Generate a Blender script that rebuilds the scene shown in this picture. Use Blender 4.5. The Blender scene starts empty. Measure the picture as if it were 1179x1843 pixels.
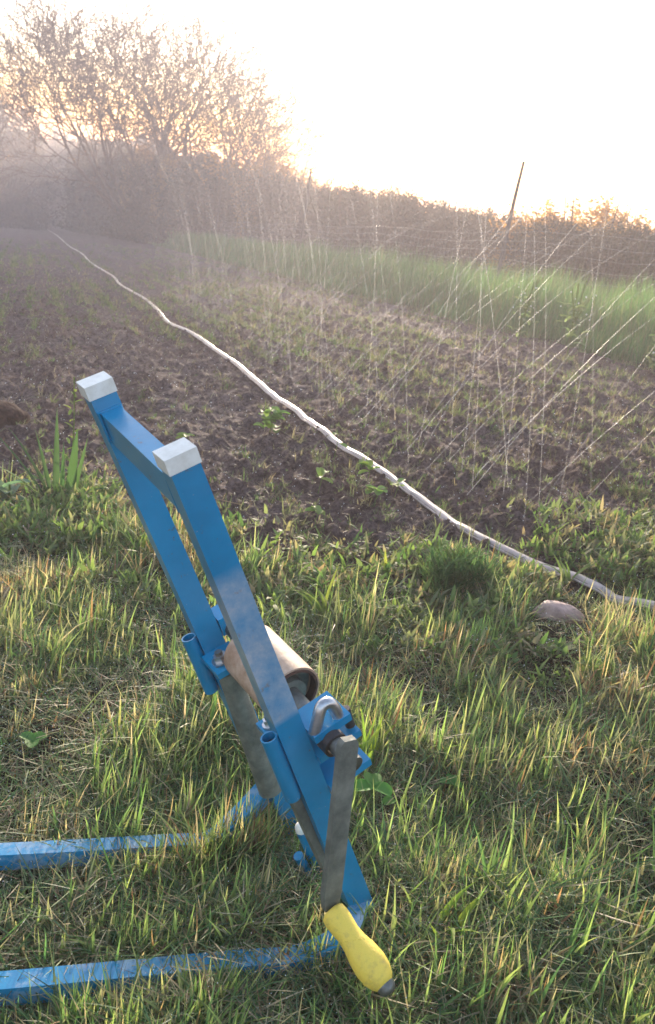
import bpy, bmesh, math, random
import numpy as np
from mathutils import Vector, Matrix
S = bpy.context.scene
random.seed(4); RNG = np.random.default_rng(11)
# ------------------------------------------------------------ camera
CAM = np.array([0.0, 0.0, 1.0])
F, CX, CY = 1450.0, 589.5, 921.5
def cvec(px, py): return np.array([(px-CX)/F, -(py-CY)/F, -1.0])
ROLL = math.radians(9.3)
ya = cvec(50, 385); ya /= np.linalg.norm(ya)
za = np.cross(cvec(1050, 385+1000*math.tan(ROLL)), ya); za /= np.linalg.norm(za)
if za[1] < 0: za = -za
xa = np.cross(ya, za)
R = np.array([xa, ya, za])
cd = bpy.data.cameras.new("camera"); cam = bpy.data.objects.new("camera", cd)
S.collection.objects.link(cam); S.camera = cam
mw = Matrix.Identity(4)
for i in range(3):
    for j in range(3): mw[i][j] = R[i, j]
    mw[i][3] = CAM[i]
cam.matrix_world = mw
cd.sensor_fit = 'VERTICAL'; cd.sensor_height = 36; cd.lens = F/1843*36
cd.clip_start = .02; cd.clip_end = 2000
cd.dof.use_dof = True; cd.dof.focus_distance = 1.45; cd.dof.aperture_fstop = 10
# ------------------------------------------------------------ light
SUN_AZ, SUN_EL = math.radians(18.5), math.radians(11.5)
w = bpy.data.worlds.new("World"); S.world = w; w.use_nodes = True
nt = w.node_tree; nt.nodes.clear()
sky = nt.nodes.new("ShaderNodeTexSky"); sky.sky_type = 'NISHITA'; sky.sun_disc = False
sky.sun_elevation = SUN_EL; sky.sun_rotation = SUN_AZ; sky.air_density = 1.0; sky.dust_density = 1.2; sky.ozone_density = 1.0
bg = nt.nodes.new("ShaderNodeBackground"); bg.inputs[1].default_value = 0.14
out = nt.nodes.new("ShaderNodeOutputWorld")
tcw = nt.nodes.new("ShaderNodeTexCoord"); sx = nt.nodes.new("ShaderNodeSeparateXYZ"); nt.links.new(tcw.outputs["Generated"], sx.inputs[0])
glow = nt.nodes.new("ShaderNodeValToRGB"); nt.links.new(sx.outputs["Z"], glow.inputs[0]); ce = glow.color_ramp.elements; ce.new(.13)
ce[0].position = .085; ce[0].color = (.42, .19, .06, 1); ce[1].position = .125; ce[1].color = (.8, .55, .28, 1); ce[2].position = .19; ce[2].color = (1, 1, 1, 1)
mg = nt.nodes.new("ShaderNodeMix"); mg.data_type = 'RGBA'; mg.blend_type = 'MULTIPLY'; mg.inputs[0].default_value = 1
nt.links.new(sky.outputs[0], mg.inputs[6]); nt.links.new(glow.outputs[0], mg.inputs[7]); nt.links.new(mg.outputs[2], bg.inputs[0]); nt.links.new(bg.outputs[0], out.inputs[0])
sd = bpy.data.lights.new("sun", 'SUN'); sd.energy = 5.0; sd.angle = math.radians(1.0); sd.color = (1, .83, .64)
so = bpy.data.objects.new("sun", sd); S.collection.objects.link(so)
sdir = Vector((math.sin(SUN_AZ)*math.cos(SUN_EL), math.cos(SUN_AZ)*math.cos(SUN_EL), math.sin(SUN_EL)))
so.rotation_euler = sdir.to_track_quat('Z', 'Y').to_euler(); so.location = (3, 8, 12)
S.view_settings.view_transform = 'Standard'; S.view_settings.look = 'None'
S.view_settings.exposure = 2.0; S.view_settings.gamma = 1
S.cycles.use_denoising = True
S.cycles.max_bounces = 7; S.cycles.transparent_max_bounces = 16; S.cycles.volume_bounces = 1
S.cycles.sample_clamp_indirect = 6
# ------------------------------------------------------------ helpers
def mesh_np(name, V, Q=None, T=None, col=None, smooth=False):
    me = bpy.data.meshes.new(name)
    V = np.asarray(V, np.float32).reshape(-1, 3)
    nq = 0 if Q is None else len(Q); ntr = 0 if T is None else len(T)
    me.vertices.add(len(V)); me.vertices.foreach_set("co", V.ravel())
    loops = []; starts = []
    if nq: loops.append(np.asarray(Q, np.int32).ravel())
    if ntr: loops.append(np.asarray(T, np.int32).ravel())
    loops = np.concatenate(loops)
    starts = np.concatenate([np.arange(nq)*4, nq*4+np.arange(ntr)*3]).astype(np.int32)
    me.loops.add(len(loops)); me.loops.foreach_set("vertex_index", loops)
    me.polygons.add(nq+ntr); me.polygons.foreach_set("loop_start", starts)
    if smooth: me.polygons.foreach_set("use_smooth", np.ones(nq+ntr, bool))
    if col is not None:
        at = me.color_attributes.new("Col", 'FLOAT_COLOR', 'POINT')
        c = np.ones((len(V), 4), np.float32); c[:, :3] = col; at.data.foreach_set("color", c.ravel())
    me.update(calc_edges=True); me.validate()
    return me
def link(name, me, mat=None, parent=None, loc=(0, 0, 0)):
    o = bpy.data.objects.new(name, me); S.collection.objects.link(o)
    if mat is not None: me.materials.append(mat)
    o.location = loc
    if parent is not None: o.parent = parent
    return o
def tag(o, label=None, cat=None, group=None, kind=None):
    if label: o['label'] = label
    if cat: o['category'] = cat
    if group: o['group'] = group
    if kind: o['kind'] = kind
    return o
def empty(name, loc, label, cat, group=None):
    o = bpy.data.objects.new(name, None); S.collection.objects.link(o); o.location = loc; o.empty_display_size = .1
    return tag(o, label, cat, group)
def hsh(i, j, s):
    n = (i*374761393 + j*668265263 + s*974634777) & 0xffffffff
    n = ((n ^ (n >> 13))*1274126177) & 0xffffffff
    return ((n ^ (n >> 16)) & 0xffff)/65535.0
def vnoise(x, y, s=0):
    x = np.asarray(x, float); y = np.asarray(y, float)
    i = np.floor(x).astype(np.int64); j = np.floor(y).astype(np.int64); fx = x-i; fy = y-j
    fx = fx*fx*(3-2*fx); fy = fy*fy*(3-2*fy)
    return (hsh(i, j, s)*(1-fx)+hsh(i+1, j, s)*fx)*(1-fy)+(hsh(i, j+1, s)*(1-fx)+hsh(i+1, j+1, s)*fx)*fy
def fbm(x, y, s=0, o=3):
    v = 0; a = .5; t = 0
    for k in range(o): v = v+a*vnoise(x*2**k, y*2**k, s+k*7); t += a; a *= .5
    return v/t
K = .10
def base_z(x, y):
    x = np.asarray(x, float)
    z = K*np.clip(x, -9, 9) + .05*np.clip(x-9, 0, 60)
    return z
def edge_y(x): # headland / bed boundary
    return np.where(x < 1.1, np.minimum(3.05-1.08*x, 2.80-.5*x), 1.86+.12*(x-1.1))
def soil_mask(x, y):
    x = np.asarray(x, float); y = np.asarray(y, float)
    e = edge_y(x)+(fbm(x*3, y*3, 5)-.5)*.7
    m = np.clip((y-e)/.18, 0, 1)*np.clip((5.6-x+(fbm(x*2, y*1.2, 9)-.5)*.7)/.3, 0, 1)
    return m
def ground_z(x, y):
    m = soil_mask(x, y)
    macro = (fbm(x*1.3, y*1.3, 21, 2)-.5)*.05
    clod = (fbm(x*9, y*9, 2, 4)-.5)*.075 + np.maximum(fbm(x*17, y*15, 31, 3)-.53, 0)*.17 + (fbm(x*34, y*30, 44, 2)-.5)*.022
    furrow = .016*np.sin(x*2*math.pi/.62+.6*np.sin(y*.7))
    lawn = (fbm(x*5, y*5, 40, 3)-.5)*.085
    near = np.clip((np.asarray(y, float)-60)/40, 0, 1)
    return base_z(x, y)+(macro*.7+(clod*.75+furrow)*m+lawn*(1-m))*(1-near)
def gz(x, y): return float(ground_z(np.array([x]), np.array([y]))[0])
# ------------------------------------------------------------ materials
def newmat(name):
    m = bpy.data.materials.new(name); m.use_nodes = True; n = m.node_tree; n.nodes.clear()
    o = n.nodes.new("ShaderNodeOutputMaterial"); return m, n, o
def nd(n, t, **kw):
    x = n.nodes.new(t)
    for k, v in kw.items(): setattr(x, k, v)
    return x
def noise(n, scale, detail=4, rough=.6, vec=None):
    t = nd(n, "ShaderNodeTexNoise"); t.inputs["Scale"].default_value = scale; t.inputs["Detail"].default_value = detail; t.inputs["Roughness"].default_value = rough
    if vec is None:
        tc = nd(n, "ShaderNodeTexCoord"); vec = tc.outputs["Object"]
    n.links.new(vec, t.inputs["Vector"]); return t.outputs["Fac"]
def ramp(n, fac, stops):
    r = nd(n, "ShaderNodeValToRGB"); e = r.color_ramp.elements
    while len(e) < len(stops): e.new(.5)
    for k, (p, c) in enumerate(stops): e[k].position = p; e[k].color = (*c, 1) if len(c) == 3 else c
    n.links.new(fac, r.inputs[0]); return r.outputs[0]
def mixc(n, fac, a, b, mode='MIX'):
    m = nd(n, "ShaderNodeMix", data_type='RGBA', blend_type=mode)
    for sock, v in ((m.inputs[0], fac), (m.inputs[6], a), (m.inputs[7], b)):
        if hasattr(v, 'is_linked'): n.links.new(v, sock)
        elif isinstance(v, (int, float)): sock.default_value = v
        else: sock.default_value = (*v, 1)
    return m.outputs[2]
def bump(n, h, st, dist=.01):
    b = nd(n, "ShaderNodeBump"); b.inputs["Strength"].default_value = st; b.inputs["Distance"].default_value = dist
    n.links.new(h, b.inputs["Height"]); return b.outputs[0]
def principled(name, col, rough=.5, metal=0, spec=.5, var=None, bmp=None, sss=0):
    m, n, o = newmat(name); p = nd(n, "ShaderNodeBsdfPrincipled")
    p.inputs["Base Color"].default_value = (*col, 1); p.inputs["Roughness"].default_value = rough
    p.inputs["Metallic"].default_value = metal; p.inputs["Specular IOR Level"].default_value = spec
    if sss:
        p.inputs["Subsurface Weight"].default_value = sss; p.inputs["Subsurface Radius"].default_value = (.01, .01, .01)
    if var:
        c2, sc, lo, hi = var
        f = ramp(n, noise(n, sc, 6, .65), [(lo, (0, 0, 0)), (hi, (1, 1, 1))])
        n.links.new(mixc(n, f, col, c2), p.inputs["Base Color"])
    if bmp: n.links.new(bump(n, noise(n, bmp[0], 5), bmp[1], bmp[2]), p.inputs["Normal"])
    n.links.new(p.outputs[0], o.inputs[0]); return m
def leafmat(name, trans=.45, rough=.45, spec=.35, tint=(1, 1, 1), tgain=1.5):
    m, n, o = newmat(name)
    a = nd(n, "ShaderNodeAttribute", attribute_name="Col")
    p = nd(n, "ShaderNodeBsdfPrincipled"); p.inputs["Roughness"].default_value = rough; p.inputs["Specular IOR Level"].default_value = spec
    t = nd(n, "ShaderNodeBsdfTranslucent")
    n.links.new(mixc(n, 1.0, a.outputs[0], tint, 'MULTIPLY'), p.inputs["Base Color"])
    n.links.new(mixc(n, 1.0, a.outputs[0], (1.12*tgain, 1.15*tgain, .72*tgain), 'MULTIPLY'), t.inputs[0])
    mx = nd(n, "ShaderNodeMixShader"); mx.inputs[0].default_value = trans
    n.links.new(p.outputs[0], mx.inputs[1]); n.links.new(t.outputs[0], mx.inputs[2]); n.links.new(mx.outputs[0], o.inputs[0])
    return m
# ground
m_ground, n, o = newmat("ground_soil")
p = nd(n, "ShaderNodeBsdfPrincipled"); p.inputs["Roughness"].default_value = .92; p.inputs["Specular IOR Level"].default_value = .12
at = nd(n, "ShaderNodeAttribute", attribute_name="Col")
tcg = nd(n, "ShaderNodeTexCoord")
c_s = ramp(n, noise(n, 32, 9, .78), [(.32, (.016, .011, .012)), (.45, (.07, .05, .052)), (.57, (.175, .13, .13)), (.78, (.32, .24, .22))])
c_s = mixc(n, ramp(n, noise(n, 1.7, 3), [(.4, (0, 0, 0)), (.7, (1, 1, 1))]), c_s, mixc(n, .5, c_s, (.11, .055, .042)))
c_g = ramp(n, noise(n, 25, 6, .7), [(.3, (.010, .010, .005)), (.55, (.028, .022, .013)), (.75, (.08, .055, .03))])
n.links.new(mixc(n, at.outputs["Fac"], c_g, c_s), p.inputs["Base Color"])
h = noise(n, 38, 9, .78)
n.links.new(bump(n, h, 1.0, .035), p.inputs["Normal"]); n.links.new(p.outputs[0], o.inputs[0])
M_grass = leafmat("grass_blade", .45, .5, .3); M_leaf = leafmat("weed_leaf", .45, .62, .22); M_straw = leafmat("dry_straw", .25, .6, .3, tgain=1.0)
M_bush = leafmat("bush_leaf", .3, .6, .2, tgain=1.0)
M_bud = leafmat("bud", .6, .6, .2, tgain=2.2)
M_gold = leafmat("gold_lit_leaf", .6, .6, .2, tgain=2.0)  # translucent colour boosted for the treeline's orange glow
M_bark = principled("bark", (.11, .06, .035), .85, var=((.05, .028, .02), 6, .4, .65))
# blue paint with real scuffs; pale layer is arm dirt and painted rail sheen
def blue(name, dust_sheen=None):
    m, n, o = newmat(name); p = nd(n, "ShaderNodeBsdfPrincipled")
    base = mixc(n, ramp(n, noise(n, 18, 4), [(.35, (0, 0, 0)), (.7, (1, 1, 1))]), (.001, .205, .41), (.003, .25, .49))
    scuff = ramp(n, noise(n, 160, 8, .75), [(.66, (0, 0, 0)), (.72, (1, 1, 1))])
    p.inputs["Coat Weight"].default_value = .35; p.inputs["Coat Roughness"].default_value = .15
    c = mixc(n, mixc(n, 1.0, scuff, (.25, .25, .25), 'MULTIPLY'), base, (.03, .05, .08))
    mud = ramp(n, noise(n, 55, 7, .7), [(.63, (0, 0, 0)), (.68, (.8, .8, .8))])
    c = mixc(n, mud, c, (.09, .085, .075)); chip = ramp(n, noise(n, 240, 3, .6), [(.735, (0, 0, 0)), (.75, (1, 1, 1))]); c = mixc(n, chip, c, (.3, .33, .36))
    rough = .3
    if dust_sheen:
        A, axis, s0, s1, dnr = dust_sheen
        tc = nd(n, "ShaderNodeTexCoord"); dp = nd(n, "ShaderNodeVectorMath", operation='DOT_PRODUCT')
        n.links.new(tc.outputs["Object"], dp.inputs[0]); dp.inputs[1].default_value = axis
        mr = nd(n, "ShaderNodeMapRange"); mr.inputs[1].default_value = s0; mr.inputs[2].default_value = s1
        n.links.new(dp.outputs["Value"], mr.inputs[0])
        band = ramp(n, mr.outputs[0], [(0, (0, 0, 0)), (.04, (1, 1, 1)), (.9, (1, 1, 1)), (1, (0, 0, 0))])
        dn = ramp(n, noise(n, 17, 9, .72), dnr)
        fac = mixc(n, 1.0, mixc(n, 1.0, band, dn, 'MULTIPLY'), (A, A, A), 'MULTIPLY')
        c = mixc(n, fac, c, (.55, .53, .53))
    n.links.new(c, p.inputs["Base Color"]); p.inputs["Roughness"].default_value = rough
    n.links.new(bump(n, noise(n, 90, 3), .12, .002), p.inputs["Normal"])
    n.links.new(p.outputs[0], o.inputs[0]); return m
M_white = principled("cap_plastic", (.85, .83, .78), .35, sss=.25, var=((.66, .63, .56), 55, .4, .75))
M_galv = principled("galvanised_steel", (.26, .27, .26), .5, .75, var=((.12, .125, .115), 22, .4, .62), bmp=(120, .3, .002))
M_olive = principled("dirty_steel", (.12, .13, .115), .55, .3, var=((.27, .28, .24), 30, .35, .7), bmp=(150, .4, .002))
M_bright = principled("bright_steel", (.6, .61, .63), .3, .9, var=((.4, .4, .42), 60, .4, .7))
M_rust = principled("rusty_steel", (.11, .055, .04), .8, .2, var=((.05, .03, .026), 40, .4, .6))
M_iron = principled("dark_iron", (.06, .06, .065), .5, .6, var=((.12, .09, .08), 60, .45, .7))
M_dark = principled("bore_shade", (.012, .01, .01), .8)
M_yellow = principled("yellow_rubber", (.84, .62, .09), .6, var=((.42, .3, .09), 48, .52, .80), bmp=(220, .5, .002))
M_card = principled("tan_tube", (.56, .41, .31), .6, var=((.3, .17, .1), 30, .38, .72), bmp=(90, .3, .002))
M_stone = principled("stone", (.45, .31, .27), .65, var=((.27, .18, .16), 30, .35, .65), bmp=(50, .6, .006))
M_wood = principled("post_wood", (.1, .085, .08), .85, var=((.05, .042, .04), 18, .4, .7))
M_wire = principled("fence_wire", (.25, .24, .25), .5, .5)
# ------------------------------------------------------------ ground sheet
def build_ground():
    d = np.radians(np.concatenate([np.arange(-200, -16, 4.0), np.arange(-16, 62, .135), np.arange(62, 160, 4.0)]))
    r = [0.0]; v = .25
    while v < 170: r.append(v); v *= (1.0045 if 1.8 < v < 9 else 1.007)
    r.append(230); r = np.array(r)
    A, Rr = np.meshgrid(d, r); X = Rr*np.sin(A); Y = Rr*np.cos(A)
    Z = ground_z(X, Y)
    na = len(d); nr = len(r)
    i, j = np.meshgrid(np.arange(nr-1), np.arange(na)); i = i.ravel(); j = j.ravel(); j2 = (j+1) % na
    Q = np.stack([i*na+j, (i+1)*na+j, (i+1)*na+j2, i*na+j2], 1)[:, ::-1]
    V = np.stack([X, Y, Z], 2).reshape(-1, 3); m = soil_mask(V[:, 0], V[:, 1])
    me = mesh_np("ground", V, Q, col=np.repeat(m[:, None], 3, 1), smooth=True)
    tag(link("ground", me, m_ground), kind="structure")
build_ground()
# ------------------------------------------------------------ blades
def blades(P, H, Wd, az, lean, curl, C0, C1, nseg=3, flat=0.0):
    """strips from base P; lean 0..1 initial tilt, curl extra tilt at tip (radians)"""
    N = len(P); t = np.linspace(0, 1, nseg+1)
    dirx = np.cos(az); diry = np.sin(az)
    pos = P.copy(); V = np.zeros((N, nseg+1, 2, 3)); ang = lean.copy()
    side = np.stack([-diry, dirx, np.zeros(N)], 1)
    # random twist of blade about its axis
    tw = RNG.uniform(-1, 1, N)
    for k in range(nseg+1):
        wk = Wd*(1-t[k]**1.6)*(.75+.5*min(t[k]*3, 1)*.5)+Wd*.04
        s = side*np.cos(tw*.8)[:, None]+np.stack([dirx*np.sin(tw*.8), diry*np.sin(tw*.8), np.zeros(N)], 1)
        V[:, k, 0] = pos-s*wk[:, None]*.5; V[:, k, 1] = pos+s*wk[:, None]*.5
        ang = lean+curl*((k+1)/nseg)
        step = H/nseg
        pos = pos+np.stack([dirx*np.sin(ang)*step, diry*np.sin(ang)*step, np.cos(ang)*step], 1)
    b = (np.arange(N)*(nseg+1)*2)[:, None]
    k = np.arange(nseg)
    Q = np.stack([b+2*k, b+2*k+1, b+2*k+3, b+2*k+2], 2).reshape(-1, 4)
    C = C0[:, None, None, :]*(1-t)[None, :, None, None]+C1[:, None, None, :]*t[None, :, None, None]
    C = np.broadcast_to(C, (N, nseg+1, 2, 3)).reshape(-1, 3)
    return V.reshape(-1, 3), Q, C
def cat(parts):
    V = []; Q = []; C = []; n0 = 0
    for v, q, c in parts: V.append(v); Q.append(q+n0); C.append(c); n0 += len(v)
    return np.concatenate(V), np.concatenate(Q), np.concatenate(C)
GREENS = np.array([(.14, .22, .08), (.09, .165, .065), (.07, .135, .07), (.2, .27, .1), (.3, .37, .14), (.18, .22, .12)])
STRAWS = np.array([(.56, .48, .3), (.4, .34, .22), (.24, .15, .09), (.46, .41, .28), (.36, .23, .13)])
def pick(A, n, jit=.22):
    c = A[RNG.integers(0, len(A), n)]
    return c*(1+RNG.uniform(-jit, jit, (n, 1)))*(1+RNG.uniform(-.08, .08, (n, 3)))
def sector(n, r0, r1, a0=-14, a1=56, p=1.0):
    r = r0*(r1/r0)**(RNG.uniform(0, 1, n)**p); a = np.radians(RNG.uniform(a0, a1, n))
    return r*np.sin(a), r*np.cos(a)
RAILZ = .030
def rail_keep(x, y, h):
    """trim tall growth pressed down by the frame rails"""
    ya_ = .89-.165*x; yb_ = 1.13-.2*x
    d = np.minimum(np.abs(y-ya_+.02), np.abs(y-yb_+.02))
    on = (d < .032) & (x < .45)
    mid = (y > ya_-.16) & (y < yb_+.02) & (x < .5)
    h = np.where(on, np.minimum(h, .03), h); f_ = np.clip((x*1.475+y*1.735)/5.186, .80, 1.0); st = np.hypot(x-1.475*f_, y-1.735*f_) < .085; h = np.where(st, np.minimum(h, .014), h); f2 = np.hypot(x-np.interp(y, [1.8, 2.1, 2.5], [1.74, 1.62, 1.53])+.03, 0) < .10; h = np.where(f2 & (y > 1.83) & (y < 2.5), np.minimum(h, .016), h)
    return np.where(mid, np.minimum(h, .055+.05*RNG.uniform(0, 1, len(h))), h)
def lawn():
    parts = []
    # clustered tufts
    nc = 4600
    cx, cy = sector(nc, .55, 3.6)
    nb = 30
    x = np.repeat(cx, nb)+RNG.normal(0, .022, nc*nb); y = np.repeat(cy, nb)+RNG.normal(0, .022, nc*nb)
    cc = np.repeat(RNG.uniform(0, 1, nc), nb)
    patch = fbm(x*2.2, y*2.2, 77, 3)
    m = soil_mask(x, y); keep = RNG.uniform(0, 1, len(x)) > m*1.02
    keep &= RNG.uniform(0, 1, len(x)) < np.clip((patch-.34)*4.5, .12, 1)
    x, y, cc, patch = x[keep], y[keep], cc[keep], patch[keep]; N = len(x)
    P = np.stack([x, y, ground_z(x, y)-.004], 1)
    H = (.018+.05*RNG.uniform(0, 1, N)**1.5)*(.45+1.1*cc)*(.55+1.6*np.clip((patch-.38)*2.6, 0, 1))
    H = rail_keep(x, y, H)
    straw = RNG.uniform(0, 1, N) < .12+.5*(vnoise(x*4.5, y*4.5, 3) > .6)
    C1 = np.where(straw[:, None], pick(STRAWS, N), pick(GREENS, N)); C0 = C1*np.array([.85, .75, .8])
    C1 = np.where((RNG.uniform(0, 1, N) < .3)[:, None], .5*C1+.5*STRAWS[0], C1)
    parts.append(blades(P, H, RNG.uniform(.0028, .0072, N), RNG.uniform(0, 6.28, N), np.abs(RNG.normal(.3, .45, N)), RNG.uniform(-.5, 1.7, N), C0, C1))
    # uniform short cover
    N = 60000; x, y = sector(N, .5, 3.8); keep = RNG.uniform(0, 1, N) > soil_mask(x, y)*1.05; x, y = x[keep], y[keep]; N = len(x)
    P = np.stack([x, y, ground_z(x, y)-.003], 1); H = rail_keep(x, y, RNG.uniform(.012, .045, N))
    straw = RNG.uniform(0, 1, N) < .3; C = np.where(straw[:, None], pick(STRAWS, N)*.7, pick(GREENS, N)*.8)
    parts.append(blades(P, H, RNG.uniform(.0012, .003, N), RNG.uniform(0, 6.28, N), np.abs(RNG.normal(.4, .4, N)), RNG.uniform(-.2, 1, N), C, C, 2))
    # clumps growing up over the rails
    for gx_, gy_, gn, gh, gr_ in ((.22, 1.04, 130, .07, .03), (.28, 1.035, 190, .10, .03), (.34, 1.035, 220, .13, .03), (.39, 1.05, 130, .13, .022), (.15, 1.06, 60, .05, .03), (.43, .80, 150, .10, .03), (.50, .79, 70, .09, .03)):
        x = gx_+RNG.normal(0, gr_, gn); y = gy_+RNG.normal(0, .016, gn); N = gn; C = np.where((RNG.uniform(0, 1, N) < .3)[:, None], pick(STRAWS, N)*.8, pick(GREENS, N))
        parts.append(blades(np.stack([x, y, ground_z(x, y)-.004], 1), gh*RNG.uniform(.5, 1.15, N), RNG.uniform(.0025, .0055, N), RNG.uniform(0, 6.28, N), np.abs(RNG.normal(.2, .3, N)), RNG.uniform(-.3, 1.3, N), C*.85, C, 4))
    # flattened wet green blades and pale stems, tangled
    N = 26000; x, y = sector(N, .55, 3.6); keep = RNG.uniform(0, 1, N) > soil_mask(x, y)*1.02; x, y = x[keep], y[keep]; N = len(x)
    P = np.stack([x, y, ground_z(x, y)+RNG.uniform(0, .02, N)], 1); C = pick(np.array([(.07, .15, .06), (.10, .19, .06), (.06, .12, .07), (.16, .2, .1), (.34, .3, .2)]), N)
    H = RNG.uniform(.04, .12, N); H = np.where(rail_keep(x, y, H) < .04, .02, H)
    parts.append(blades(P, H, RNG.uniform(.0018, .0042, N), RNG.uniform(0, 6.28, N), RNG.uniform(.7, 1.35, N), RNG.uniform(-.2, .7, N), C, C, 4))
    # tufts of long bleached stubble
    nc = 260; cx, cy = sector(nc, .6, 3.2); nb = 16; x = np.repeat(cx, nb)+RNG.normal(0, .014, nc*nb); y = np.repeat(cy, nb)+RNG.normal(0, .014, nc*nb)
    keep = (soil_mask(x, y) < .5) & (fbm(x*2.1, y*2.1, 131, 2) > .45); x, y = x[keep], y[keep]; N = len(x); C = pick(STRAWS[[0, 1, 3, 4]], N)
    parts.append(blades(np.stack([x, y, ground_z(x, y)-.004], 1), rail_keep(x, y, RNG.uniform(.03, .085, N)), RNG.uniform(.002, .0045, N), RNG.uniform(0, 6.28, N), np.abs(RNG.normal(.2, .25, N)), RNG.uniform(-.4, .9, N), C*np.array([.7, .7, .6]), C, 3))
    # scattered longer, brighter blades
    nc = 800; cx, cy = sector(nc, .6, 3.3); nb = 7
    x = np.repeat(cx, nb)+RNG.normal(0, .012, nc*nb); y = np.repeat(cy, nb)+RNG.normal(0, .012, nc*nb)
    keep = (soil_mask(x, y) < .3) & (fbm(x*2.5, y*2.5, 91, 2) > .42); x, y = x[keep], y[keep]; N = len(x)
    P = np.stack([x, y, ground_z(x, y)-.004], 1); H = rail_keep(x, y, RNG.uniform(.045, .125, N))
    C = pick(GREENS[[0, 1, 3, 4]], N)*1.15
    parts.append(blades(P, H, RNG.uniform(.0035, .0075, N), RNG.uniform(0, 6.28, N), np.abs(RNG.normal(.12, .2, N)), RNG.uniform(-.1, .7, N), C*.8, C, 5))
    V, Q, C = cat(parts)
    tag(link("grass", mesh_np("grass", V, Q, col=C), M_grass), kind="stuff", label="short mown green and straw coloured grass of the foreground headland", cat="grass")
lawn()
def thatch():
    N = 48000; x, y = sector(N, .5, 3.9); m = soil_mask(x, y); keep = RNG.uniform(0, 1, N) > m*.93; x, y = x[keep], y[keep]; N = len(x)
    lift = RNG.uniform(0, 1, N)**1.6*.04*np.clip((fbm(x*4, y*4, 61, 2)-.38)*5, .1, 1)
    P = np.stack([x, y, ground_z(x, y)+.002+lift], 1)
    C = np.where((RNG.uniform(0, 1, N) < .5)[:, None], pick(STRAWS, N)*RNG.uniform(.25, 1.0, (N, 1)), pick(GREENS, N)*.75)
    a = blades(P, RNG.uniform(.012, .07, N), RNG.uniform(.001, .0026, N), RNG.uniform(0, 6.28, N), RNG.uniform(1.2, 1.62, N), RNG.uniform(-.3, .3, N), C, C, 2)
    # straw bits over the bed
    N = 26000; x, y = sector(N, 1.9, 18, p=.9); P = np.stack([x, y, ground_z(x, y)+.006], 1); s = np.clip(np.hypot(x, y)/3.5, 1, 4)
    C = pick(STRAWS, N)*.75
    b = blades(P, RNG.uniform(.01, .045, N)*s**.5, RNG.uniform(.0012, .003, N)*s, RNG.uniform(0, 6.28, N), RNG.uniform(.5, 1.6, N), RNG.uniform(-.3, .3, N), C, C, 2)
    V, Q, C = cat([a, b])
    tag(link("grass_clippings", mesh_np("grass_clippings", V, Q, col=C), M_straw), kind="stuff", label="dry brown and grey grass clippings lying between the blades", cat="clippings")
thatch()
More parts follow.
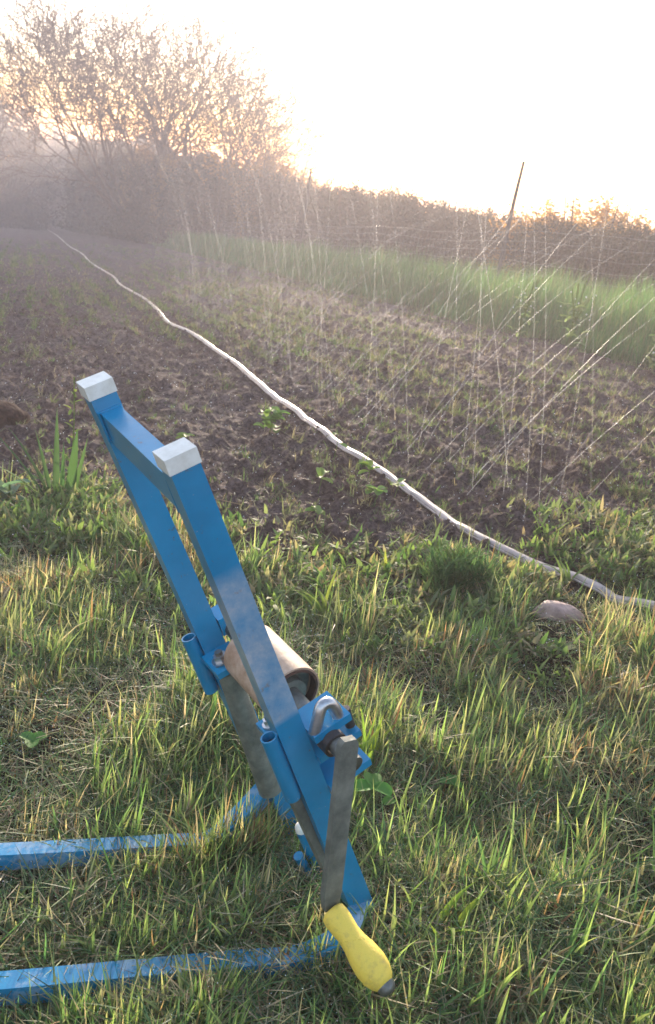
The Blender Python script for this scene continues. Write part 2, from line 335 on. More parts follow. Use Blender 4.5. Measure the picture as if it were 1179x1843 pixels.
def bed_weeds():
    parts = []
    # rosettes of small leaves on the bed: density in bands along y
    nc = 85000; cx, cy = sector(nc, 1.9, 36, -14, 56, .95)
    rowx = np.round((cx-.08)/.30)*.30+.08+RNG.normal(0, .028, nc); cx = np.where((RNG.uniform(0, 1, nc) < .7) & (cx > -2), rowx, cx)
    band = .30+.9*(vnoise(cx*1.1+.3, cy*.25, 12) > .52)*1.0 + .7*((cx > 2.35) & (cx < 4.6))*(vnoise(cx*2.1, cy*.6, 15) > .35)+.4*(cx < -.1)*1.0
    cl = fbm(cx*1.6, cy*.9, 51, 2)
    keep = (RNG.uniform(0, 1, nc) < band*np.clip((cl-.3)*3, .05, 1.2)*.85) & (soil_mask(cx, cy) > .5)
    cx, cy = cx[keep], cy[keep]; nc = len(cx); nb = 9
    dist = np.hypot(cx, cy); sc = np.repeat(np.clip(dist/5.5, .8, 3.0)**.7*RNG.uniform(.4, 1.25, nc), nb)
    x = np.repeat(cx, nb)+RNG.normal(0, .009, nc*nb)*sc; y = np.repeat(cy, nb)+RNG.normal(0, .009, nc*nb)*sc; N = len(x)
    P = np.stack([x, y, ground_z(x, y)], 1)
    tone = np.repeat(pick(np.array([(.12, .15, .085), (.17, .18, .12), (.09, .14, .06), (.14, .18, .08), (.22, .19, .14)]), nc, .2), nb, 0)
    tall = np.repeat(RNG.uniform(0, 1, nc)**3, nb)
    parts.append(blades(P, RNG.uniform(.010, .030, N)*sc*(1+2.6*tall), RNG.uniform(.003, .008, N)*sc, RNG.uniform(0, 6.28, N), RNG.uniform(.1, 1.15, N), RNG.uniform(0, .6, N), tone*.8, tone, 2))
    # leafy border between bed and lawn
    nc = 5200; cx = RNG.uniform(-.35, 2.6, nc); cy = edge_y(cx)+RNG.normal(0, .26, nc); keep = (np.abs(cx-np.interp(cy, [1.8, 2.1, 2.5, 3.2], [1.74, 1.62, 1.53, 1.5])+.03) > .10) & (np.hypot(cx-1.42, cy-1.68) > .14) & (RNG.uniform(0, 1, nc) < np.where(cx < .35, 1, .6)*np.clip((fbm(cx*3, cy*3, 141, 2)-.33)*4, .1, 1)); cx, cy = cx[keep], cy[keep]; nc = len(cx); nb = 12
    sc = np.repeat(RNG.uniform(.6, 1.5, nc), nb); x = np.repeat(cx, nb)+RNG.normal(0, .012, nc*nb)*sc; y = np.repeat(cy, nb)+RNG.normal(0, .012, nc*nb)*sc; N = len(x)
    tone = np.repeat(pick(np.array([(.14, .2, .08), (.1, .17, .06), (.18, .25, .08), (.2, .23, .13), (.3, .26, .16)]), nc, .2), nb, 0)
    P = np.stack([x, y, ground_z(x, y)+RNG.uniform(0, .035, N)*sc], 1)
    parts.append(blades(P, RNG.uniform(.014, .045, N)*sc, RNG.uniform(.006, .014, N)*sc, RNG.uniform(0, 6.28, N), RNG.uniform(.1, 1.4, N), RNG.uniform(0, .8, N), tone*.8, tone, 3))
    # thin dry stalks right of the hose
    N = 9000; x, y = sector(N, 2.6, 30, 10, 56); keep = (x > 2.2) & (soil_mask(x, y) > .4); x, y = x[keep], y[keep]; N = len(x); s = np.clip(np.hypot(x, y)/5, .7, 3)
    C = pick(np.array([(.2, .17, .1), (.15, .16, .08), (.25, .2, .14)]), N)
    parts.append(blades(np.stack([x, y, ground_z(x, y)], 1), RNG.uniform(.03, .1, N)*s**.5, .0022*s, RNG.uniform(0, 6.28, N), np.abs(RNG.normal(.3, .3, N)), RNG.uniform(-.2, .6, N), C, C, 2))
    V, Q, C = cat(parts)
    tag(link("seedling_weeds", mesh_np("seedling_weeds", V, Q, col=C), M_leaf), kind="stuff", label="tiny green and grey weed seedlings scattered over the dark soil", cat="weeds")
bed_weeds()
def clods():
    bm = bmesh.new(); bmesh.ops.create_icosphere(bm, subdivisions=1, radius=1); iv = np.array([v.co[:] for v in bm.verts]); it = np.array([[v.index for v in f.verts] for f in bm.faces]); bm.free()
    N = 12000; x, y = sector(N, 1.8, 12, -14, 56, 1.0); keep = (soil_mask(x, y) > .6) & (RNG.uniform(0, 1, N) < np.clip((fbm(x*1.5, y*1.5, 17, 2)-.3)*3.5, .1, 1)); x, y = x[keep], y[keep]; N = len(x)
    s = RNG.uniform(.003, .009, N)*(1+1.8*RNG.uniform(0, 1, N)**8)*np.clip(np.hypot(x, y)/6, 1, 2)
    V = iv[None]*s[:, None, None]*RNG.uniform(.6, 1.3, (N, 1, 3))*(1+RNG.uniform(-.28, .28, (N, len(iv), 1)))
    V = V+np.stack([x, y, ground_z(x, y)+s*.2], 1)[:, None]
    T = (it[None]+(np.arange(N)*len(iv))[:, None, None]).reshape(-1, 3)
    tag(link("soil_clods", mesh_np("soil_clods", V.reshape(-1, 3), None, T, col=np.ones((N*len(iv), 3))), m_ground), kind="stuff", label="small crumbled clods of dark earth on the tilled bed", cat="soil")
clods()
def tall_grass():
    N = 62000; v = RNG.uniform(0, 1, N); y = 3.2*(60/3.2)**(v); x = 5.35+RNG.uniform(0, 1, N)**.9*2.1+(fbm(y*0.9, y*0+3, 8, 2)-.5)*.5
    s = np.clip(y/9, 1, 4)
    ed = np.clip((x-5.35)/.5, .35, 1)
    P = np.stack([x, y, ground_z(x, y)-.01], 1); H = RNG.uniform(.42, .84, N)*ed*(.6+.75*fbm(x*1.1, y*1.1, 33, 3))
    C = pick(np.array([(.08, .18, .065), (.10, .21, .075), (.07, .16, .065), (.13, .21, .09), (.2, .2, .12)]), N)
    a = blades(P, H, RNG.uniform(.005, .009, N)*s, RNG.uniform(0, 6.28, N), np.abs(RNG.normal(.08, .1, N)), RNG.uniform(0, .55, N), C*.75, C, 4)
    tag(link("tall_grass", mesh_np("tall_grass", a[0], a[1], col=a[2]), M_grass), kind="stuff", label="hazy strip of tall green grass along the foot of the wire fence", cat="grass")
    N = 14000; x, y = sector(N, 6, 60, -5, 58); keep = (x > 7.2); x, y = x[keep], y[keep]; N = len(x)
    C = pick(np.array([(.17, .14, .09), (.14, .14, .07), (.2, .16, .11)]), N); s = np.clip(y/8, 1, 5)
    a = blades(np.stack([x, y, ground_z(x, y)-.01], 1), RNG.uniform(.3, .9, N), .012*s, RNG.uniform(0, 6.28, N), np.abs(RNG.normal(.15, .15, N)), RNG.uniform(0, .8, N), C*.8, C, 3)
    tag(link("dry_grass", mesh_np("dry_grass", a[0], a[1], col=a[2]), M_straw), kind="stuff", label="rough dry grass on the slope beyond the wire fence", cat="grass")
tall_grass()
# ------------------------------------------------------------ tubes & solids
def tube_np(paths, sides=5):
    """paths: list of (pts Nx3, radii N)"""
    V = []; Q = []; n0 = 0; th = np.arange(sides)*2*math.pi/sides
    for pts, rad in paths:
        pts = np.asarray(pts, float); rad = np.broadcast_to(np.asarray(rad, float), (len(pts),))
        d = np.gradient(pts, axis=0); d /= np.linalg.norm(d, axis=1)[:, None]+1e-9
        ref = np.array([0, 0, 1.]) if abs(d[0][2]) < .9 else np.array([1., 0, 0])
        u = np.cross(d, ref); u /= np.linalg.norm(u, axis=1)[:, None]+1e-9; v = np.cross(d, u)
        ring = pts[:, None]+(u[:, None]*np.cos(th)[None, :, None]+v[:, None]*np.sin(th)[None, :, None])*rad[:, None, None]
        V.append(ring.reshape(-1, 3)); k = len(pts)
        i, j = np.meshgrid(np.arange(k-1), np.arange(sides)); i = i.ravel(); j = j.ravel(); j2 = (j+1) % sides
        Q.append(np.stack([i*sides+j, i*sides+j2, (i+1)*sides+j2, (i+1)*sides+j], 1)+n0); n0 += k*sides
    return np.concatenate(V), np.concatenate(Q)
def bm_obj(name, bm, mat, parent=None, origin=None, smooth=None, bevel=0, seg=2):
    if bevel: bmesh.ops.bevel(bm, geom=[e for e in bm.edges if len(e.link_faces) == 2 and e.calc_face_angle(0) > .6], offset=bevel, segments=seg, profile=.6, affect='EDGES')
    bmesh.ops.recalc_face_normals(bm, faces=bm.faces)
    if origin is not None: bmesh.ops.translate(bm, verts=bm.verts, vec=-Vector(origin))
    me = bpy.data.meshes.new(name); bm.to_mesh(me); bm.free()
    if smooth is not None:
        me.polygons.foreach_set("use_smooth", [True]*len(me.polygons)); me.set_sharp_from_angle(angle=math.radians(smooth))
    return link(name, me, mat, parent)
def add_hexa(bm, c8):
    vs = [bm.verts.new(c) for c in c8]
    for f in ((0, 1, 2, 3), (7, 6, 5, 4), (0, 4, 5, 1), (1, 5, 6, 2), (2, 6, 7, 3), (3, 7, 4, 0)): bm.faces.new([vs[i] for i in f])
def add_loft(bm, rings, cap=True):
    R_ = [[bm.verts.new(p) for p in r] for r in rings]; k = len(R_[0])
    for a, b in zip(R_, R_[1:]):
        for i in range(k): bm.faces.new((a[i], a[(i+1) % k], b[(i+1) % k], b[i]))
    if cap: bm.faces.new(R_[0][::-1]); bm.faces.new(R_[-1])
def frame_for(d):
    d = Vector(d).normalized(); r = Vector((0, 0, 1)) if abs(d.z) < .9 else Vector((1, 0, 0))
    u = d.cross(r).normalized(); return u, d.cross(u)
def add_cyl(bm, p0, p1, r0, r1=None, sides=24, cap=True, hollow=0):
    r1 = r0 if r1 is None else r1; p0 = Vector(p0); p1 = Vector(p1); u, v = frame_for(p1-p0)
    ring = lambda p, r: [p+(u*math.cos(a)+v*math.sin(a))*r for a in [2*math.pi*i/sides for i in range(sides)]]
    if hollow:
        add_loft(bm, [ring(p0, r0), ring(p1, r1), ring(p1, r1-hollow), ring(p0, r0-hollow), ring(p0, r0)], cap=False)
        bmesh.ops.remove_doubles(bm, verts=bm.verts, dist=1e-6)
    else: add_loft(bm, [ring(p0, r0), ring(p1, r1)], cap)
def add_tube(bm, pts, rads, sides=16):
    pts = [Vector(p) for p in pts]; rings = []; u = None
    for i, p in enumerate(pts):
        d = (pts[min(i+1, len(pts)-1)]-pts[max(i-1, 0)]).normalized()
        if u is None: u, _ = frame_for(d)
        u = (u-d*u.dot(d)).normalized(); v = d.cross(u); r = rads[i] if hasattr(rads, '__len__') else rads
        rings.append([p+(u*math.cos(a)+v*math.sin(a))*r for a in [2*math.pi*k/sides for k in range(sides)]])
    add_loft(bm, rings)
def catmull(P, n=8):
    P = [np.array(p, float) for p in P]; P = [2*P[0]-P[1]]+P+[2*P[-1]-P[-2]]; o = []
    for i in range(1, len(P)-2):
        for k in range(n):
            t = k/n; a, b, c, d = P[i-1:i+3]
            o.append(.5*((2*b)+(-a+c)*t+(2*a-5*b+4*c-d)*t*t+(-a+3*b-3*c+d)*t**3))
    o.append(P[-2]); return np.array(o)
# ------------------------------------------------------------ the blue reel frame
AB = np.array([.482, .870, .124])
a_ = np.array([-.427, -.001, .904]); a_ /= np.linalg.norm(a_)
v_ = np.array([-.304, .949, .086]); v_ /= np.linalg.norm(v_)
n_ = np.array([-.877, -.243, -.415]); n_ /= np.linalg.norm(n_)
def L(s, v, nn): return Vector(AB+a_*s+v_*v+n_*nn)
TO = Vector((.45, .95, gz(.45, .95)))
T_ = empty("hose_reel_frame", TO, "blue steel hose winder with two leaning arms and yellow gripped crank, standing in grass", "hose winder")
DUST = tuple(a_); offs = float(np.dot(a_, AB-np.array(TO)))
M_blue = blue("blue_paint"); M_blueR = blue("blue_paint_dew_sheen", (.34, (0, 0, 1.0), -3, 3, [(.5, (0, 0, 0)), (.56, (.9, .9, .9)), (.7, (1, 1, 1))]))  # pale dew reflections on the rails are put into the colour as patches
M_blueA = blue("blue_paint_scuffed", (.72, DUST, .335+offs, .575+offs, [(.30, (.12, .12, .12)), (.5, (.6, .6, .6)), (.62, (1, 1, 1))]))
def part(name, bm, mat, parent=T_, smooth=35, bevel=0, label=None, seg=2):
    o = bm_obj(name, bm, mat, parent, TO, smooth, bevel, seg)
    if label: o['label'] = label
    return o
def bar(bm, s0, s1, v0, v1, n0, n1, dn=0.0, dv=0.0):
    """box in tool coords; dn shifts n from s0 to s1"""
    add_hexa(bm, [L(s0, v0, n0), L(s0, v1, n0), L(s0, v1, n1), L(s0, v0, n1), L(s1, v0+dv, n0+dn), L(s1, v1+dv, n0+dn), L(s1, v1+dv, n1+dn), L(s1, v0+dv, n1+dn)])
def nA(s): return -.010+.021/.75*s
def nB(s): return -.003+(s-.59)*.036
HW = .0185
# arm near (rounded sloping foot)
def arm(nf, vc, foot, top, name, mat):
    bm = bmesh.new(); rings = []
    prof = [(-.100, .000, .010), (-.086, -.009, .0155), (-.062, -.0155, .0185), (-.035, -.0185, .0185), (.0, -.0185, .0185), (top, -.0185, .0185)] if foot else [(-.03, -.0185, .0185), (top, -.0185, .0185)]
    for s, lo, hi in prof:
        c = nf(s); rings.append([L(s, vc-.0135, c+lo), L(s, vc+.0135, c+lo), L(s, vc+.0135, c+hi), L(s, vc-.0135, c+hi)])
    add_loft(bm, rings); return part(name, bm, mat, bevel=.0035)
arm(nA, 0, True, .716, "arm", M_blueA); arm(nB, .255, False, .716, "arm", M_blue)
for nf, vc in ((nA, 0), (nB, .255)):
    c = nf(.72); bm = bmesh.new(); bar(bm, .711, .730, vc-.0152, vc+.0152, c-.0203, c+.0203); part("end_cap", bm, M_white, bevel=.005, seg=4)
# top crossbar
bm = bmesh.new(); c0, c1 = nA(.66), nB(.66)
add_hexa(bm, [L(.648, .0137, c0-.013), L(.692, .0137, c0-.013), L(.692, .0137, c0+.015), L(.648, .0137, c0+.015), L(.648, .2413, c1-.013), L(.692, .2413, c1-.013), L(.692, .2413, c1+.015), L(.648, .2413, c1+.015)])
part("crossbar", bm, M_blue, bevel=.0115, seg=4)
# weld beads
for vv, nf, sg in ((.0150, nA, 1), (.2400, nB, -1)):
    bm = bmesh.new(); c = nf(.67); P = [L(.653, vv, c-.015), L(.692, vv, c-.015), L(.692, vv, c+.017), L(.653, vv, c+.017), L(.653, vv, c-.015)]
    add_tube(bm, P, .0028, 8); part("weld_bead", bm, M_blue)
# sockets: short open tubes on the outer faces
for s0, s1, vv, nn in ((.212, .322, -.002, nA(.27)+.030), (.206, .312, .255, nB(.27)+.030)):
    bm = bmesh.new(); add_cyl(bm, L(s0, vv, nn-.002), L(s1, vv, nn), .0115, hollow=.0022)
    k = part("socket_tube", bm, M_blue, smooth=50)
    bm = bmesh.new(); add_cyl(bm, L(s0+.02, vv, nn), L(s1-.012, vv, nn), .009); part("bore_shade_plug", bm, M_dark, parent=k)  # near-black plug stands in for the shade inside the open tube
    for q in (.03, .075):
        bm = bmesh.new(); add_tube(bm, [L(s0+q, vv, nn-.0115), L(s0+q+.02, vv, nn-.0115)], .0035, 8); part("weld_bead", bm, M_rust, parent=k)
# grey pipe below the far bearing
bm = bmesh.new(); add_cyl(bm, L(.262, .215, -.012), L(.0, .222, -.008), .017, .0205); g = part("support_pipe", bm, M_olive, smooth=50)
bm = bmesh.new(); add_cyl(bm, L(.258, .215, -.012), L(.268, .215, -.012), .0195, .0195); part("pipe_collar", bm, M_galv, parent=g, smooth=50)
def bolt(s, v, nn, parent=T_, r=.0095, h=.008):
    bm = bmesh.new(); add_cyl(bm, L(s, v, nn), L(s+.003, v, nn), r*1.35, sides=28); w_ = part("bolt", bm, M_bright, parent=parent, smooth=40)
    bm = bmesh.new(); add_cyl(bm, L(s+.003, v, nn), L(s+.003+h, v, nn), r, sides=6); part("hex_nut", bm, M_bright, parent=w_ if parent is T_ else parent, bevel=.0012)
    bm = bmesh.new(); add_cyl(bm, L(s+.003+h, v, nn), L(s+.009+h, v, nn), r*.55, sides=16); part("thread", bm, M_galv, parent=w_ if parent is T_ else parent, smooth=40)
# far bearing plate & block
bm = bmesh.new(); bar(bm, .271, .281, .190, .2413, -.038, .012); part("bearing_plate", bm, M_blue, bevel=.002)
bolt(.281, .212, -.008, r=.011)
bm = bmesh.new(); bar(bm, .295, .325, .238, .272, -.075, -.033); part("bearing_block", bm, M_blue, bevel=.003)
# near inner plate & bolt
bm = bmesh.new(); bar(bm, .283, .292, .0137, .060, -.03, .02); part("bearing_plate", bm, M_blue, bevel=.002)
bolt(.292, .044, .006, r=.008)
# near outer plates (stack right of the arm)
bm = bmesh.new(); bar(bm, .300, .311, -.034, .020, -.080, nA(.3)-.0187); part("clamp_plate", bm, M_blue, bevel=.002)
bm = bmesh.new(); bar(bm, .254, .264, -.022, .030, -.092, nA(.26)-.0187); part("clamp_plate", bm, M_blue, bevel=.002)
bm = bmesh.new(); bar(bm, .196, .207, -.020, .030, -.094, nA(.2)-.0187); part("clamp_plate", bm, M_blue, bevel=.002)
bm = bmesh.new(); bar(bm, .207, .254, .020, .030, -.078, nA(.2)-.0187); part("clamp_web", bm, M_blue, bevel=.002)
# bent rod (hook bolt) over the shaft
bm = bmesh.new(); P = catmull([L(.306, -.024, -.026), L(.322, -.024, -.036), L(.337, -.024, -.047), L(.337, -.024, -.058), L(.325, -.024, -.064), L(.307, -.024, -.066)], 6)
add_tube(bm, P, .0085, 16); part("hook_bolt", bm, M_bright, smooth=60)
bm = bmesh.new(); add_cyl(bm, L(.27, -.012, -.084), L(.300, -.012, -.084), .007); part("bolt", bm, M_iron, smooth=40)
# shaft, bearing ring, drum
ax0 = np.array([.311, -.09, -.043]); 
def AX(v, r=0): # axis point at v
    t = (v+.09); return L(.308-.16*max(0, v)*1.0*.25, v, -.043-.004*t)
bm = bmesh.new(); add_cyl(bm, L(.286, -.082, -.043), L(.300, .262, -.050), .0125); part("shaft", bm, M_galv, smooth=50)
bm = bmesh.new(); add_cyl(bm, L(.287, -.042, -.043), L(.287, -.0205, -.043), .0180, hollow=.0045); part("bearing_ring", bm, M_iron, smooth=50)
bm = bmesh.new(); add_cyl(bm, L(.292, .066, -.047), L(.290, .188, -.049), .0455, sides=56, hollow=.0045); dr = part("drum", bm, M_card, smooth=40)
bm = bmesh.new(); add_cyl(bm, L(.292, .0645, -.047), L(.292, .078, -.047), .0424, sides=56, hollow=.004); part("drum_rim", bm, M_rust, parent=dr, smooth=40)
bm = bmesh.new(); add_cyl(bm, L(.292, .086, -.047), L(.292, .090, -.047), .0424, sides=56); part("drum_web", bm, M_olive, parent=dr, smooth=40)
bm = bmesh.new(); add_cyl(bm, L(.288, .070, -.045), L(.288, .086, -.045), .027, sides=32); part("hub", bm, M_olive, parent=dr, smooth=40)
bm = bmesh.new(); add_cyl(bm, L(.325, .060, -.035), L(.325, .066, -.035), .008, sides=6); part("drum_screw", bm, M_bright, parent=dr, bevel=.001)
# crank
bm = bmesh.new()
t0, t1 = (.331, -.042), (.118, .055); ds, dn_ = t1[0]-t0[0], t1[1]-t0[1]; ln = math.hypot(ds, dn_); ps, pn = -dn_/ln, ds/ln
rings = []
for f, hw in ((-.02, .009), (0, .0125), (.02, .0135), (.93, .0135), (.98, .012), (1.03, .0095)):
    s, nn = t0[0]+ds*f, t0[1]+dn_*f
    rings.append([L(s+ps*hw, -.092, nn+pn*hw), L(s-ps*hw, -.092, nn-pn*hw), L(s-ps*hw, -.082, nn-pn*hw), L(s+ps*hw, -.082, nn+pn*hw)])
add_loft(bm, rings); ck = part("crank_arm", bm, M_olive, bevel=.0018)
bm = bmesh.new(); g0 = L(.112, -.092, .058); ga = (L(.080, -.190, .056)-g0); gl = ga.length; gd = ga/gl
prof = [(0, .0125), (.03, .0165), (.1, .0178), (.2, .0172), (.33, .0155), (.45, .0168), (.6, .0205), (.74, .0222), (.86, .0205), (.95, .0165), (1.0, .012)]
add_tube(bm, [g0+gd*gl*t for t, r in prof], [r for t, r in prof], 32)
gp = part("hand_grip", bm, M_yellow, smooth=70, label="worn yellow rubber hand grip")
bm = bmesh.new()
for k in range(34):
    th = k*2.4; t = .35+.55*((k*.618) % 1); rr = np.interp(t, [p[0] for p in prof], [p[1] for p in prof]); u, v = frame_for(gd)
    c = g0+gd*gl*t+(u*math.cos(th)+v*math.sin(th))*(rr-.0006)
    bmesh.ops.create_icosphere(bm, subdivisions=1, radius=.0014, matrix=Matrix.Translation(c))
part("grip_nubs", bm, M_yellow, parent=gp, smooth=60)
bm = bmesh.new(); add_tube(bm, [g0+gd*gl*.985, g0+gd*(gl+.006), g0+gd*(gl+.010), g0+gd*(gl+.0115)], [.0125, .0115, .008, .003], 20); part("grip_nut", bm, M_galv, parent=gp, smooth=50)
# lower rods between the arms
bm = bmesh.new(); add_cyl(bm, L(.012, .115, -.004), L(-.125, .125, -.012), .0115); q = part("locking_pin", bm, M_blue, smooth=50)
bm = bmesh.new(); add_tube(bm, [L(.012, .115, -.004), L(.020, .1145, -.0038), L(.024, .1142, -.0036)], [.0115, .010, .004], 18); part("pin_tip", bm, M_white, parent=q, smooth=60)
bm = bmesh.new(); add_cyl(bm, L(-.03, .115, .018), L(-.13, .125, .006), .0080); part("guide_rod", bm, M_blue, smooth=50)
bm = bmesh.new(); bar(bm, -.128, -.108, .0, .255, -.02, .018); part("lower_crossbar", bm, M_blue, bevel=.003)
bm = bmesh.new(); bar(bm, .045, .215, .002, .022, .006, .019, dn=.010); part("stiffener", bm, M_olive, bevel=.002)
bm = bmesh.new(); add_loft(bm, [[L(s_, .245+dv_, nB(s_)-w0), L(s_, .262+dv_, nB(s_)-w0), L(s_, .262+dv_, nB(s_)+w1), L(s_, .245+dv_, nB(s_)+w1)] for s_, w0, w1, dv_ in ((.015, .026, .016, -.02), (-.05, .026, .02, -.02), (-.085, .018, .02, -.02), (-.11, .006, .012, -.02))]); part("foot_plate", bm, M_blue, bevel=.002)
# rails
def railmesh(P, hw, hh, name, twist=None):
    bm = bmesh.new(); P = [Vector(p) for p in P]; rings = []
    for i, p in enumerate(P):
        d = (P[min(i+1, len(P)-1)]-P[max(i-1, 0)]).normalized(); side = d.cross(Vector((.1, 0, 1)))
        side = Vector((-.17, -.98, 0)) if side.length < .2 else side.normalized()
        side = (side-d*side.dot(d)).normalized(); up = side.cross(d).normalized()
        rings.append([p+side*hw-up*hh, p+side*hw+up*hh, p-side*hw+up*hh, p-side*hw-up*hh])
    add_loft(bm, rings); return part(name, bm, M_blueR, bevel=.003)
def gp3(x, y, dz): return (x, y, K*x+dz)
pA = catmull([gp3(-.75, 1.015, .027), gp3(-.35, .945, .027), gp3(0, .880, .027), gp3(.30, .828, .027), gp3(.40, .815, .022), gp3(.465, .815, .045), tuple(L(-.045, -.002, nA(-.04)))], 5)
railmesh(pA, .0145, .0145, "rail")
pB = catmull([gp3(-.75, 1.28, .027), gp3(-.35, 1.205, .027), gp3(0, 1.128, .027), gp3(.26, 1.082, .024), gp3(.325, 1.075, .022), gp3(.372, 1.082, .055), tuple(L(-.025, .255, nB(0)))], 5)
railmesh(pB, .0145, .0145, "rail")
bm = bmesh.new(); x = -.03
add_hexa(bm, [gp3(x-.02, .905, .006), gp3(x+.01, .900, .006), gp3(x-.025, 1.115, .006), gp3(x-.055, 1.12, .006), gp3(x-.02, .905, .03), gp3(x+.01, .900, .03), gp3(x-.025, 1.115, .03), gp3(x-.055, 1.12, .03)])
part("rail_brace", bm, M_blue, bevel=.003)
# ------------------------------------------------------------ spray hose
HP = [(2.25, .9), (2.1, 1.2), (1.95, 1.5), (1.79, 1.711), (1.708, 1.877)]
def ground_px(px, py):
    d = R@cvec(px, py); t = -CAM[2]/(d[2]-K*d[0]); return CAM+t*d
hose_xy = [(2.6, .55), (2.25, 1.05), (1.79, 1.711), (1.708, 1.877), (1.62, 2.10), (1.545, 2.34), (1.52, 2.72), (1.50, 3.06), (1.455, 3.50), (1.45, 3.98), (1.455, 4.5), (1.44, 5.12), (1.49, 6.1), (1.47, 7.3), (1.37, 8.4), (1.43, 9.6), (1.49, 11.2), (1.40, 13.4), (1.47, 15.8), (1.36, 19), (1.45, 24), (1.38, 31), (1.42, 45), (1.38, 62), (1.42, 85), (1.4, 110)]
hp = catmull([(x, y, 0) for x, y in hose_xy], 10)
hz = ground_z(hp[:, 0], hp[:, 1]); hz = np.convolve(np.pad(hz, 3, 'edge'), np.ones(7)/7, 'valid')
M_hose, n, o = newmat("hose_plastic"); p = nd(n, "ShaderNodeBsdfPrincipled")
n.links.new(mixc(n, ramp(n, noise(n, 7, 5, .6), [(.35, (0, 0, 0)), (.7, (1, 1, 1))]), (.47, .38, .355), (.34, .265, .24)), p.inputs["Base Color"])
p.inputs["Roughness"].default_value = .3; p.inputs["Subsurface Weight"].default_value = .15; p.inputs["Subsurface Radius"].default_value = (.01, .01, .01)
n.links.new(p.outputs[0], o.inputs[0])
H_ = empty("spray_hose", (1.7, 1.88, gz(1.7, 1.88)), "long pale flat spray hose lying along the tilled bed into the distance", "hose")
def strip_tube(dx, hw, hh, zoff):
    k = 12; th = np.arange(k)*2*math.pi/k; V = []; d = np.gradient(hp[:, :2], axis=0); d /= np.linalg.norm(d, axis=1)[:, None]; nrm = np.stack([d[:, 1], -d[:, 0]], 1)
    for i in range(len(hp)):
        sc = 1+.004*hp[i, 1]; wob = 1+.10*math.sin(i*1.7)
        c = hp[i, :2]+nrm[i]*dx
        for t in th: V.append((c[0]+nrm[i][0]*math.cos(t)*hw*sc*wob, c[1]+nrm[i][1]*math.cos(t)*hw*sc*wob, hz[i]+zoff+math.sin(t)*hh+K*nrm[i][0]*math.cos(t)*hw))
    i, j = np.meshgrid(np.arange(len(hp)-1), np.arange(k)); i = i.ravel(); j = j.ravel()
    Q = np.stack([i*k+j, i*k+(j+1) % k, (i+1)*k+(j+1) % k, (i+1)*k+j], 1); return np.array(V)-np.array(H_.location), Q
V, Q = strip_tube(.002, .0175, .010, .022); link("hose_body", mesh_np("hose_body", V, Q, smooth=True), M_hose, H_)
V, Q = strip_tube(-.0178, .0035, .004, .017); link("edge_bead", mesh_np("edge_bead", V, Q, smooth=True), M_hose, H_)
V, Q = strip_tube(-.0150, .0014, .0015, .0205); link("dark_seam", mesh_np("dark_seam", V, Q, smooth=True), principled("seam_dark", (.06, .045, .05), .7), H_)  # thin dark line along the groove of the hose
# ------------------------------------------------------------ water spray
def spray():
    fades = []; paths = []; y = 2.15; rnd = random.Random(3)
    hx = lambda y: float(np.interp(y, hp[:, 1][5:], hp[:, 0][5:]))
    while y < 46:
        fam = [(-13, 6.4), (-5 if int(y*5) % 2 else 22, 6.2), (36, 6.6)] if y < 12 else [(-24, 5.0), (-9, 5.6), (10, 5.6), (32, 5.2)]
        for tilt, v0 in fam:
            x0 = hx(y)+(.34 if y < 12 else .02)+rnd.uniform(-.12, .12); yy = y+rnd.uniform(-.12, .12)
            tl = math.radians(tilt+rnd.uniform(-5, 5)); ty = math.radians(rnd.uniform(-5, 3)); v = v0*rnd.uniform(.9, 1.08)
            vx, vy, vz = v*math.sin(tl), v*math.sin(ty), v*math.cos(tl)*math.cos(ty); z0 = gz(x0, yy)
            T = vz/9.81*rnd.uniform(.72, .95); ts = np.linspace(0, T, 16)
            pts = np.stack([x0+vx*ts, yy+vy*ts, z0+vz*ts-4.905*ts**2], 1)
            r = (.00105+.00015*min(max(0, y-2.5), 10))*np.linspace(.8, 1.0, 16); fades.append(np.repeat(np.clip(1.15-np.linspace(0, 1, 16)*1.1, 0, 1)**.8*rnd.uniform(.3, .85)*(max(.3, 1-.085*max(0, y-3)) if y < 12 else .22), 5))
            paths.append((pts, r))
        y += .2 if y < 12 else 1.1
    V, Q = tube_np(paths, 5); fades = np.concatenate(fades)
    m, n, o = newmat("water_stream"); tr = nd(n, "ShaderNodeBsdfTransparent"); df = nd(n, "ShaderNodeBsdfTranslucent"); df.inputs[0].default_value = (.9, .9, .9, 1)
    gl = nd(n, "ShaderNodeBsdfGlossy"); gl.inputs["Roughness"].default_value = .35
    m1 = nd(n, "ShaderNodeMixShader"); m1.inputs[0].default_value = .5; n.links.new(df.outputs[0], m1.inputs[1]); n.links.new(gl.outputs[0], m1.inputs[2])
    mx = nd(n, "ShaderNodeMixShader"); 
    fa = nd(n, "ShaderNodeAttribute", attribute_name="Col"); dr_ = ramp(n, noise(n, 26, 3, .7), [(.38, (.35, .35, .35)), (.6, (1, 1, 1))]); n.links.new(mixc(n, 1.0, mixc(n, 1.0, fa.outputs["Color"], dr_, 'MULTIPLY'), (.46, .46, .46), 'MULTIPLY'), mx.inputs[0])
    pass; n.links.new(tr.outputs[0], mx.inputs[1]); n.links.new(m1.outputs[0], mx.inputs[2]); n.links.new(mx.outputs[0], o.inputs[0])
    tag(link("water_spray", mesh_np("water_spray", V, Q, col=np.repeat(fades[:, None], 3, 1), smooth=True), m), kind="stuff", label="fine crossing streams of water spraying up from the hose", cat="water spray")
spray()
